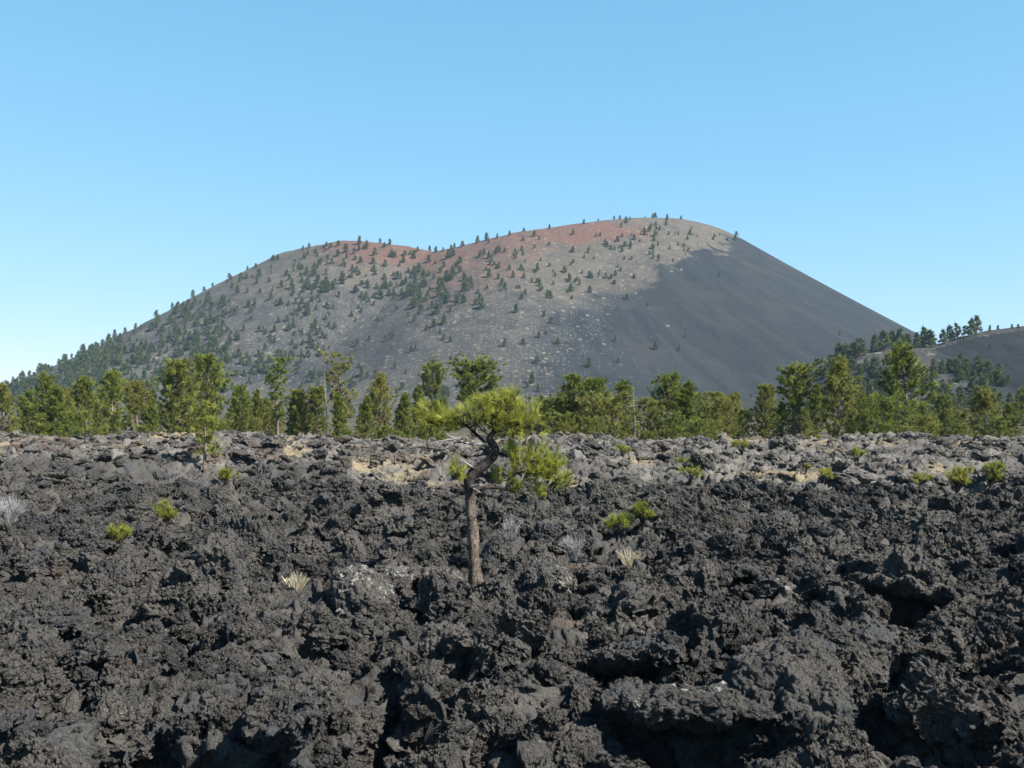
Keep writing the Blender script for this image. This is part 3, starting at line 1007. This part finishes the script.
# ------------------------------------------------------------------ the lone pine
def hero():
    rng = np.random.default_rng(42)
    D0 = HERO[1]
    base = np.array(HERO)
    def W(px, py, d=0.0):
        return at(px, py, D0 + d) - base
    root = link('pine_tree', None); root.location = base
    tag(root, 'lone crooked pine with bare leaning trunk growing from black lava', 'pine tree')

    def path(pts, n):
        P = np.array([W(*p) for p in pts]); s = np.linspace(0, 1, len(P)); t = np.linspace(0, 1, n)
        # smooth by cubic-like averaging
        Q = np.stack([np.interp(t, s, P[:, k]) for k in range(3)], 1)
        for _ in range(3):
            Q[1:-1] = .25 * Q[:-2] + .5 * Q[1:-1] + .25 * Q[2:]
        return Q
    px = D0 / FOC
    # lower trunk, orange grey bark
    tp = path([(477, 592, 0), (475.5, 578, 0), (473.5, 555, 0), (473, 530, .02), (470.5, 508, .03), (470, 494, .03), (469.5, 484, .02)], 26)
    tb = Tubes()
    rad = np.interp(np.linspace(0, 1, 26), [0, .12, .25, .5, .8, 1], [10.0, 7.4, 5.9, 5.3, 5.1, 5.4]) * px
    tb.add(tp, rad, 14, .07, rng)
    tr = link('trunk', make_mesh('trunk', *tb.arrays(), M_HBARK), root)
    # the upper trunk twists away to the side and carries every limb
    li = Tubes()
    up = path([(469.7, 488, .02), (468.5, 480, .0), (473, 473, .0), (481, 467, .05), (490, 460, .1), (496, 451, .1), (494, 444, .1), (488, 440, .1), (492, 434, .1), (498, 425, .1), (501, 415, .1), (500, 404, .1)], 40)
    li.add(up, np.interp(np.linspace(0, 1, 40), [0, .2, .5, .7, 1], [5.8, 5.6, 4.4, 2.8, 1.0]) * px, 10, .06, rng)
    limbs = [
        ([(475, 489, 0), (488, 487, .1), (500, 487.5, .2), (508, 489, .3), (514, 492, .35)], 2.6, 1.3),
        ([(506, 488, .25), (508, 480, .3), (514, 474, .35), (526, 471, .35), (540, 470, .4), (556, 478, .4)], 1.7, .6),
        ([(496, 452, .1), (508, 456, .15), (522, 458, .25), (538, 462, .35), (552, 468, .4)], 1.8, .6),
        ([(498, 425, .1), (508, 424, .1), (518, 424, .0), (528, 428, -.1)], 1.6, .6),
        ([(486, 443, .1), (478, 436, .2), (470, 428, .3), (460, 422, .4), (446, 420, .5), (432, 420, .5)], 2.0, .6),
        ([(500, 416, .1), (508, 408, 0), (512, 398, 0)], 1.4, .5),
        ([(497, 428, .1), (488, 420, -.2), (478, 414, -.3), (468, 414, -.3)], 1.5, .5),
        ([(499, 418, .1), (492, 408, .3), (486, 402, .4)], 1.3, .5),
        ([(478, 470, .0), (468, 466, -.2), (460, 468, -.3), (455, 472, -.35)], 1.4, .5),
        ([(500, 420, .1), (503, 412, .6), (506, 404, .9)], 1.3, .5),
        ([(492, 434, .1), (500, 430, .6), (512, 430, .9)], 1.3, .5),
        ([(490, 436, .1), (480, 428, -.5), (474, 420, -.8)], 1.3, .5),
    ]
    tips = []
    for pts, r0, r1 in limbs:
        P = path(pts, 16); tips.append(P)
        lt = Tubes(); lt.add(P, np.linspace(r0, r1, 16) * px, 6, .05, rng)
        link('limb', make_mesh('limb', *lt.arrays(), M_LIMB), root)
    link('upper_trunk', make_mesh('upper_trunk', *li.arrays(), M_LIMB), root)
    for pts, r0, r1 in [([(487, 444, 0), (478, 444.5, -.1), (468, 444, -.2), (460, 441, -.25), (453, 437.5, -.3), (447, 435, -.3)], 2.0, .5),
                        ([(455, 439, -.28), (448, 440, -.3), (440, 441, -.35), (430, 443, -.4)], 1.2, .3),
                        ([(476, 470, 0), (468, 464, -.15), (460, 459, -.2), (454, 457, -.2)], 1.2, .3),
                        ([(472, 487, -.1), (478, 485, -.25), (482, 482, -.3)], 1.6, .3),
                        ([(472, 488, 0), (478, 491, -.25), (481, 493, -.3)], 1.3, .4),
                        ([(471, 520, -.1), (477, 516, -.25), (481, 511, -.3)], .8, .25),
                        ([(466, 444, -.2), (462, 448, -.25), (456, 451, -.3)], .8, .25)]:
        P = path(pts, 12); dd = Tubes(); dd.add(P, np.linspace(r0, r1, 12) * px, 5, .08, rng)
        link('dead_branch', make_mesh('dead_branch', *dd.arrays(), M_DEAD), root)
    # needle masses: px, py, rx, ry, depth offset, depth radius, number of shoots
    masses = [(497, 408, 24, 10, .1, .55, 120), (509, 398, 9, 5, .1, .3, 26), (480, 415, 17, 9, -.1, .5, 70), (437, 419, 17, 7, .45, .35, 74),
              (456, 421, 12, 7, .4, .4, 42), (522, 423, 15, 10, 0, .45, 76), (518, 435, 8, 7, 0, .3, 22), (511, 450, 8, 6, .15, .3, 24),
              (530, 464, 19, 12, .35, .5, 104), (549, 471, 14, 11, .4, .4, 70), (561, 481, 8, 6, .4, .3, 22), (543, 490, 8, 6, .4, .3, 18),
              (502, 477, 8, 7, .3, .3, 18), (518, 486, 9, 6, .3, .3, 16), (458, 471, 8, 9, -.3, .25, 32), (500, 421, 14, 7, .6, .4, 34), (530, 410, 6, 5, .2, .25, 8), (488, 418, 50, 17, .1, .6, 46), (530, 452, 26, 16, .3, .5, 22), (560, 472, 12, 12, .4, .4, 14), (428, 414, 12, 10, .4, .3, 16)]
    C = []; Dn = []; sh = Tubes()
    allP = np.concatenate(tips + [up[20:]])
    for mx, my, rx, ry, dz, rd, n in masses:
        for _ in range(int(n * .78)):
            v = unit(rng.normal(size=3)) * rng.random() ** .4
            c = W(mx + v[0] * rx * 1.28, my - v[2] * ry * 1.32, dz + v[1] * rd)
            j = allP[np.argmin(np.linalg.norm(allP - c, axis=1) + .3 * np.maximum(allP[:, 2] - c[2], 0))]
            d = unit((c - j) * np.array([1, 1, .5]) + np.array([0, 0, .22]) + rng.normal(0, .12, 3))
            mid = (j + c) / 2 + np.array([0, 0, -.05]) + rng.normal(0, .03, 3)
            sh.add(np.array([j, mid, c]), np.array([.9, .6, .35]) * px * .55, 4)
            C.append(c); Dn.append(d)
    C = np.array(C); Dn = np.array(Dn)
    SV, SQ = sh.arrays()
    V, T = needles(C, Dn, 22, .25, .012, .40, rng, .04)
    tint = np.repeat(np.clip(rng.beta(2, 2, len(C)), 0, 1), 22 * 3)
    nv = len(V)
    link('crown', make_mesh('crown', np.concatenate([V, SV]), [T, SQ + nv], [M_HERO, M_LIMB], False, {'tint': np.concatenate([tint, np.zeros(len(SV))])},
                            np.concatenate([np.zeros(len(T)), np.ones(len(SQ))])), root)


hero()


# ------------------------------------------------------------------ bushes and dry tufts
def bush(px, py, w, h, n, kind, label, seed):
    rng = np.random.default_rng(seed)
    g = ground_at(px, py); D = g[1]; s = D / FOC
    base = np.array([g[0], D, max(g[2], float(lava_full(np.array([g[0]]), np.array([D]))[0])) + .10])
    H, R = h * s, w * s * .5
    st = Tubes(); C = []; Dn = []
    for i in range(n):
        v = unit(rng.normal(size=3)) * rng.random() ** .33
        if i % 5 == 0:
            c0 = np.array([rng.uniform(-.9, .9) * R, rng.uniform(-.7, .7) * R, H * rng.uniform(.15, .85)])
        c = np.array([v[0] * R * .95, v[1] * R * .9, H * (.52 + .42 * v[2])]) * .5 + c0 * .6
        mid = c * np.array([.35, .35, .55]) + rng.normal(0, .05 * R, 3)
        st.add(np.array([[0, 0, -.15], mid, c]), np.array([.022, .014, .007]) * max(.6, H), 4)
        C.append(c); Dn.append([v[0] * .7, v[1] * .7, .75])
    o = link('pine_sapling' if D < 45 else 'shrub', None); o.location = base
    tag(o, label, 'pine sapling' if D < 45 else 'shrub')
    V, T = needles(np.array(C), np.array(Dn), 34, min(.19, .34 * H), max(.012, .7 * s), .6, rng, .05)
    tint = np.repeat(np.clip(.8 * rng.beta(2, 2.4, len(C)), 0, 1), 34 * 3)
    link('stem', make_mesh('stem', *st.arrays(), M_LIMB), o)
    link('foliage', make_mesh('foliage', V, T, M_HERO, False, {'tint': tint}), o)


for i, b in enumerate(BUSHES):
    bush(*b, 200 + i)


def dry(px, py, w, h, n, kind, label, seed):
    rng = np.random.default_rng(seed)
    g = ground_at(px, py); D = g[1]; s = D / FOC
    H, R = h * s, w * s * .5
    tb = Tubes()
    for i in range(n):
        a = rng.uniform(0, 6.28); q = rng.random() ** .6
        tip = np.array([math.cos(a) * R * q, math.sin(a) * R * q * .7, H * rng.uniform(.55, 1.05) * (1 - .35 * q)])
        b0 = np.array([math.cos(a) * R * .25 * q, math.sin(a) * R * .2 * q, -.1])
        mid = (tip + b0) * .5 + np.array([0, 0, .12 * H]) + rng.normal(0, .06 * R, 3)
        tb.add(np.array([b0, mid, tip]), np.array([.007, .0055, .003]), 3)
        if kind == 'grey':
            for _ in range(2):
                e = tip + rng.normal(0, .25 * R, 3)
                tb.add(np.array([mid, (mid + e) / 2 + rng.normal(0, .03, 3), e]), np.array([.0045, .004, .002]), 3)
    o = link('dry_grass_tuft' if kind == 'straw' else 'dry_bush', make_mesh('dry_stalks', *tb.arrays(), M_STRAW if kind == 'straw' else M_GREYTWIG))
    o.location = (g[0], g[1], max(g[2], float(lava_full(np.array([g[0]]), np.array([g[1]]))[0])) + .06)
    tag(o, label, 'dry grass' if kind == 'straw' else 'dry bush')


for i, b in enumerate(DRY):
    dry(*b, 300 + i)


# ------------------------------------------------------------------ small pines dotted over the hills
def hill_pine_arrays(seed, n=64, blades=7):
    rng = np.random.default_rng(seed)
    squat = rng.uniform(.20, .30)
    u = np.sort(rng.random(n)) ** 1.15
    a = rng.uniform(0, 6.28, n)
    r = squat * (1 - u) ** .7 * rng.uniform(.35, 1, n) * (1 + .25 * np.sin(a * 2 + seed))
    C = np.stack([r * np.cos(a), r * np.sin(a), .10 + .86 * u], 1)
    D = np.stack([np.cos(a) * .6, np.sin(a) * .6, np.full(n, .55)], 1)
    V, T = needles(C, D, blades, .17, .075, .6, rng, .04)
    tint = np.repeat(rng.beta(1.6, 2, n), blades * 3)
    tb = Tubes(); tb.add([[0, 0, -.08], [0, 0, .4], [0, 0, .9]], [.026, .018, .005], 4)
    TV, TQ = tb.arrays()
    return V, T, tint, TV, TQ


HP = [hill_pine_arrays(s) for s in range(8)]
HPM = []
for V, T, tint, TV, TQ in HP:
    n0 = len(V)
    HPM.append(make_mesh('hillside_pine', np.concatenate([V, TV]), [T, TQ + n0], [M_HILL, M_BARK], False,
                         {'tint': np.concatenate([tint, np.zeros(len(TV))])}, np.concatenate([np.zeros(len(T)), np.ones(len(TQ))])))
HILL = []      # x, y, z, height, label, group


def on_cone(px, py):
    """first point of the cone that a photo position looks at"""
    D = np.linspace(640, 1900, 1600)
    rx, ry, rz = ray(px, py)
    x = rx / ry * D; z = EYE + rz / ry * D
    c = cone_z(x, D)
    hit = z < c
    if not hit.any():
        return None
    i = int(np.argmax(hit))
    return x[i], D[i], c[i]


LONE = [
    (571, 292, 11, 'dark pine where pale grass slope turns to bare black cinder, below the red summit'),
    (627, 300, 8, 'small lone pine on bare black cinder just under the pale grass edge'),
    (648, 306, 5, 'tiny lone shrub-like pine on smooth black cinder, between two lone pines'),
    (505, 346, 10, 'dark lone pine with grey-green neighbour gap at the edge of the grass dots'),
    (516, 313, 12, 'broad dark pine on grey slope near the gully head'),
    (544, 317, 8, 'dark pine above another in a close pair by the gully'),
    (551, 324, 9, 'dark pine below another in a close pair by the gully'),
    (615, 342, 8, 'lone pine on black cinder, topmost of a scattered four'),
    (656, 350, 12, 'lone pine with long shadow on open black cinder'),
    (679, 351, 7, 'small pine just beyond the long shadowed lone pine'),
    (685, 338, 5, 'tiny pine highest among the trees on the open black flank'),
    (589, 368, 14, 'biggest lone dark pine low on the black cinder'),
    (618, 363, 7, 'small lone pine low on black cinder beside the biggest lone pine'),
    (532, 384, 15, 'tall dark pine at the cone foot above the forest edge'),
    (538, 392, 10, 'shorter dark pine leaning by the tall one at the cone foot'),
    (719, 277, 6, 'single speck of a pine high on the smooth black flank'),
    (840, 335, 5, 'single speck of a pine near the right hand skyline of the black flank'.replace('right hand', 'far descending')),
]
for px, py, h, lab in LONE:
    q = on_cone(px, py)
    if q:
        HILL.append((*q, h * q[1] / 1250, lab, None))

ZONES = [   # px range, py range (of the tree foot), number, height m, label
    (0, 120, 330, 412, 320, (10, 17), 'pine crowded on the lowest wooded flank of the cone'),
    (90, 230, 300, 395, 300, (9, 15), 'pine on the middle wooded flank of the cone'),
    (200, 330, 258, 390, 200, (7, 13), 'pine scattered over the grey shoulder of the cone'),
    (290, 430, 243, 300, 140, (8, 14), 'pine on the reddish rim slope of the lower summit'),
    (400, 500, 250, 312, 80, (9, 15), 'pine clustered in the saddle between the two summits'),
    (300, 470, 296, 400, 95, (6, 12), 'pine sprinkled on the dotted grey slope below the saddle'),
    (480, 640, 228, 300, 95, (6, 11), 'pine on the red and tan slope of the higher summit'),
    (620, 740, 222, 262, 52, (5, 11), 'pine on the tan grassy top of the higher summit'),
    (520, 575, 330, 400, 8, (6, 10), 'small pine by the gully edge above the forest'),
]
rgz = np.random.default_rng(21)
_dark_y = lambda px: np.interp(px, [500, 540, 590, 630, 683, 694, 760], [372, 322, 300, 284, 263, 247, 243])
for x0, x1, y0, y1, n, (h0, h1), lab in ZONES:
    k = 0; tries = 0
    cl = None
    while k < n and tries < n * 30:
        tries += 1
        if cl is None or rgz.random() < .86:
            cl = (rgz.uniform(x0, x1), rgz.uniform(y0, y1))
            px, py = cl
        else:
            px, py = cl[0] + rgz.normal(0, 10), cl[1] + rgz.normal(0, 6)
        if px > 560 and py > _dark_y(px) - 3:
            continue
        q = on_cone(px, py)
        if q is None:
            continue
        HILL.append((*q, rgz.uniform(h0, h1) * (.48 + .36 * rgz.random()), lab, lab + 's'))
        k += 1
# trees on the skyline
SKY = [(x, None) for x in (228, 246, 265, 120, 100, 84, 62, 40, 150, 170, 190, 205, 20, 6, 372, 382, 394, 437, 444, 450, 456, 463, 470, 478, 486, 505, 525, 553, 576, 586, 598, 612, 620, 628, 640, 650, 655, 661, 668, 675, 681, 690, 699, 712, 738)]
for px, _ in SKY:
    px += rgz.normal(0, 3.5)
    if px > 260 and rgz.random() < .2:
        continue
    for py in np.arange(200, 400, 1.5):
        q = on_cone(px, py)
        if q:
            break
    if px < 260:
        h, lab = rgz.uniform(6, 11), 'pine breaking the descending skyline of the wooded flank'
    elif px < 500:
        h, lab = rgz.uniform(5, 11), 'pine standing on the saddle skyline between summits'
    else:
        h, lab = rgz.uniform(2.5, 8.5), 'little pine on the skyline of the higher summit'
    HILL.append((*q, h, lab, lab + 's'))


def on_hill(px, py):
    D = np.linspace(330, 760, 1500)
    rx, ry, rz = ray(px, py)
    x = rx / ry * D; z = EYE + rz / ry * D
    c = hill_z(x, D)
    hit = z < c
    return (x[np.argmax(hit)], D[np.argmax(hit)], c[np.argmax(hit)]) if hit.any() else None


HT = [(839, 362, 22), (846, 361, 20), (853, 358, 18), (860, 356, 20), (830, 368, 16), (875, 352, 20), (884, 350, 22), (892, 348, 20), (900, 346, 22), (908, 345, 16),
      (917, 344, 18), (924, 346, 22), (930, 343, 20), (943, 342, 17), (950, 339, 18), (957, 337, 18), (965, 334, 12), (972, 332, 20), (977, 331, 20), (990, 329, 7), (998, 328, 6),
      (1012, 326, 5), (1018, 326, 5), (875, 376, 22), (887, 368, 16), (880, 384, 20), (935, 378, 14), (942, 374, 16), (950, 372, 16), (957, 372, 16), (966, 376, 13), (975, 380, 11),
      (968, 372, 14), (982, 388, 16), (991, 386, 14), (1000, 383, 13), (1008, 384, 12), (1005, 386, 10), (1010, 408, 18), (1000, 406, 16), (990, 404, 16), (925, 392, 20), (935, 402, 20), (948, 400, 18),
      (960, 402, 18), (972, 404, 18), (860, 395, 22), (870, 404, 24), (890, 404, 24), (850, 400, 20), (915, 400, 22), (900, 408, 20), (832, 402, 18), (820, 400, 16), (1018, 412, 16), (978, 412, 16), (955, 412, 18), (990, 348, 5), (964, 341, 6)]
_q = random.Random(4)
HT += [(_q.uniform(825, 1000), _q.uniform(366, 412), _q.uniform(10, 20)) for _ in range(95)]
for px, py, hpx in HT:
    for dp in range(0, 16, 2):
        q = on_hill(px, py + dp)
        if q:
            break
    if q:
        if py < 350:
            lab = 'pine on the crest line of the tan hill beside the cone'
        elif py < 380:
            lab = 'pine on the upper tan slope of the hill beside the cone'
        else:
            lab = 'pine low on the tan hill behind the layered giants'
        HILL.append((*q, hpx * q[1] / FOC * .88, lab, lab + 's'))

order = sorted(range(len(HILL)), key=lambda i: (HILL[i][5] is not None, -HILL[i][3] / HILL[i][1]))
rgh = random.Random(8)
rest = []
for j, i in enumerate(order):
    x, y, z, h, lab, grp = HILL[i]
    k = rgh.randrange(8); a = rgh.uniform(0, 6.28)
    w = rgh.uniform(.95, 1.45)
    if j < 300:
        o = link('hillside_pine', HPM[k]); o.location = (x, y, z - .2); o.rotation_euler = (0, 0, a); o.scale = (h * w, h * w, h)
        tag(o, lab, 'pine tree', grp)
    else:
        rest.append((x, y, z - .2, h, k, a, w))
if rest:
    VV = []; TT = []; QQ = []; tn = []; n0 = 0
    for x, y, z, h, k, a, w in rest:
        V, T, tint, TV, TQ = HP[k]
        A = np.concatenate([V, TV]); ca, sa = math.cos(a), math.sin(a)
        B = np.stack([(A[:, 0] * ca - A[:, 1] * sa) * h * w + x, (A[:, 0] * sa + A[:, 1] * ca) * h * w + y, A[:, 2] * h + z], 1)
        VV.append(B); TT.append(T + n0); QQ.append(TQ + n0 + len(V)); tn.append(np.concatenate([tint, np.zeros(len(TV))])); n0 += len(A)
    T = np.concatenate(TT); Q = np.concatenate(QQ)
    o = link('hillside_woods', make_mesh('hillside_woods', np.concatenate(VV), [T, Q], [M_HILL, M_BARK], False, {'tint': np.concatenate(tn)},
             np.concatenate([np.zeros(len(T)), np.ones(len(Q))])))
    tag(o, 'the many smallest pines speckling the distant cone', 'woods', None, 'stuff')

# ------------------------------------------------------------------ air
if True:
    bm_V = np.array([[x, y, z] for z in (-4.0, 345.0) for y in (-60.0, 3000.0) for x in (-1500.0, 1500.0)])
    bm_F = np.array([[0, 2, 3, 1], [4, 5, 7, 6], [0, 1, 5, 4], [2, 6, 7, 3], [0, 4, 6, 2], [1, 3, 7, 5]])
    hm = bpy.data.materials.new('air'); hm.use_nodes = True
    t = hm.node_tree; t.nodes.clear()
    ou = t.nodes.new('ShaderNodeOutputMaterial'); pv = t.nodes.new('ShaderNodeVolumePrincipled')
    pv.inputs['Color'].default_value = (.52, .79, 1, 1); pv.inputs['Density'].default_value = .00007; pv.inputs['Anisotropy'].default_value = .0
    t.links.new(pv.outputs[0], ou.inputs['Volume'])
    tag(link('haze', make_mesh('haze', bm_V, bm_F, hm, False)), kind='stuff')

# ------------------------------------------------------------------ light
SUN_AZ, SUN_EL = radians(117), radians(46)     # azimuth clockwise from +y (the view), so the light comes from the right and a little behind
sx, sy, sz = math.sin(SUN_AZ) * math.cos(SUN_EL), math.cos(SUN_AZ) * math.cos(SUN_EL), math.sin(SUN_EL)
from mathutils import Vector
sun = bpy.data.lights.new('sun', 'SUN'); sun.energy = 5.0; sun.angle = radians(.5); sun.color = (1, .95, .88)
so = link('sun', sun); so.rotation_euler = Vector((-sx, -sy, -sz)).to_track_quat('-Z', 'Y').to_euler()
so.location = (50, -20, 60)
world = bpy.data.worlds.new('World'); scene.world = world; world.use_nodes = True
wt = world.node_tree; wt.nodes.clear()
sky = wt.nodes.new('ShaderNodeTexSky'); sky.sky_type = 'NISHITA'; sky.sun_disc = False
sky.sun_elevation = SUN_EL; sky.sun_rotation = SUN_AZ; sky.altitude = 2100; sky.air_density = 1.0; sky.dust_density = .3; sky.ozone_density = 1.2
bg = wt.nodes.new('ShaderNodeBackground'); bg.inputs[1].default_value = .122
wo = wt.nodes.new('ShaderNodeOutputWorld')
sp_ = wt.nodes.new('ShaderNodeSeparateColor'); cb_ = wt.nodes.new('ShaderNodeCombineColor')
wt.links.new(sky.outputs[0], sp_.inputs[0])
for k_, (e_, g_, t_) in enumerate(((.78, .63, 1.08), (.44, 1.36, 1.75), (.40, 1.76, 3.05))):      # film response of the sky, channel by channel
    pw = wt.nodes.new('ShaderNodeMath'); pw.operation = 'POWER'; pw.inputs[1].default_value = e_
    ml = wt.nodes.new('ShaderNodeMath'); ml.operation = 'MULTIPLY'; ml.inputs[1].default_value = g_
    wt.links.new(sp_.outputs[k_], pw.inputs[0]); wt.links.new(pw.outputs[0], ml.inputs[0])
    p2 = wt.nodes.new('ShaderNodeMath'); p2.operation = 'POWER'; p2.inputs[1].default_value = 4.0
    m2 = wt.nodes.new('ShaderNodeMath'); m2.operation = 'MULTIPLY'; m2.inputs[1].default_value = g_ * t_ ** (e_ - 4.0)
    mn = wt.nodes.new('ShaderNodeMath'); mn.operation = 'MINIMUM'
    wt.links.new(sp_.outputs[k_], p2.inputs[0]); wt.links.new(p2.outputs[0], m2.inputs[0])
    wt.links.new(ml.outputs[0], mn.inputs[0]); wt.links.new(m2.outputs[0], mn.inputs[1]); wt.links.new(mn.outputs[0], cb_.inputs[k_])
wt.links.new(cb_.outputs[0], bg.inputs[0])
wt.links.new(bg.outputs[0], wo.inputs[0])

# ------------------------------------------------------------------ camera and view
cam = bpy.data.cameras.new('camera'); cam.sensor_width = 36; cam.lens = 36 * FOC / 1024; cam.clip_end = 40000; cam.clip_start = .1
co = link('camera', cam); co.location = (0, 0, EYE); co.rotation_euler = (radians(90) + PITCH, 0, 0)
scene.camera = co
scene.view_settings.view_transform = 'Standard'; scene.view_settings.look = 'None'
scene.view_settings.exposure = 1.3; scene.view_settings.gamma = 1.0
cy = scene.cycles
cy.max_bounces = 4; cy.diffuse_bounces = 2; cy.glossy_bounces = 1; cy.transmission_bounces = 2; cy.volume_bounces = 0; cy.transparent_max_bounces = 4
cy.use_denoising = True
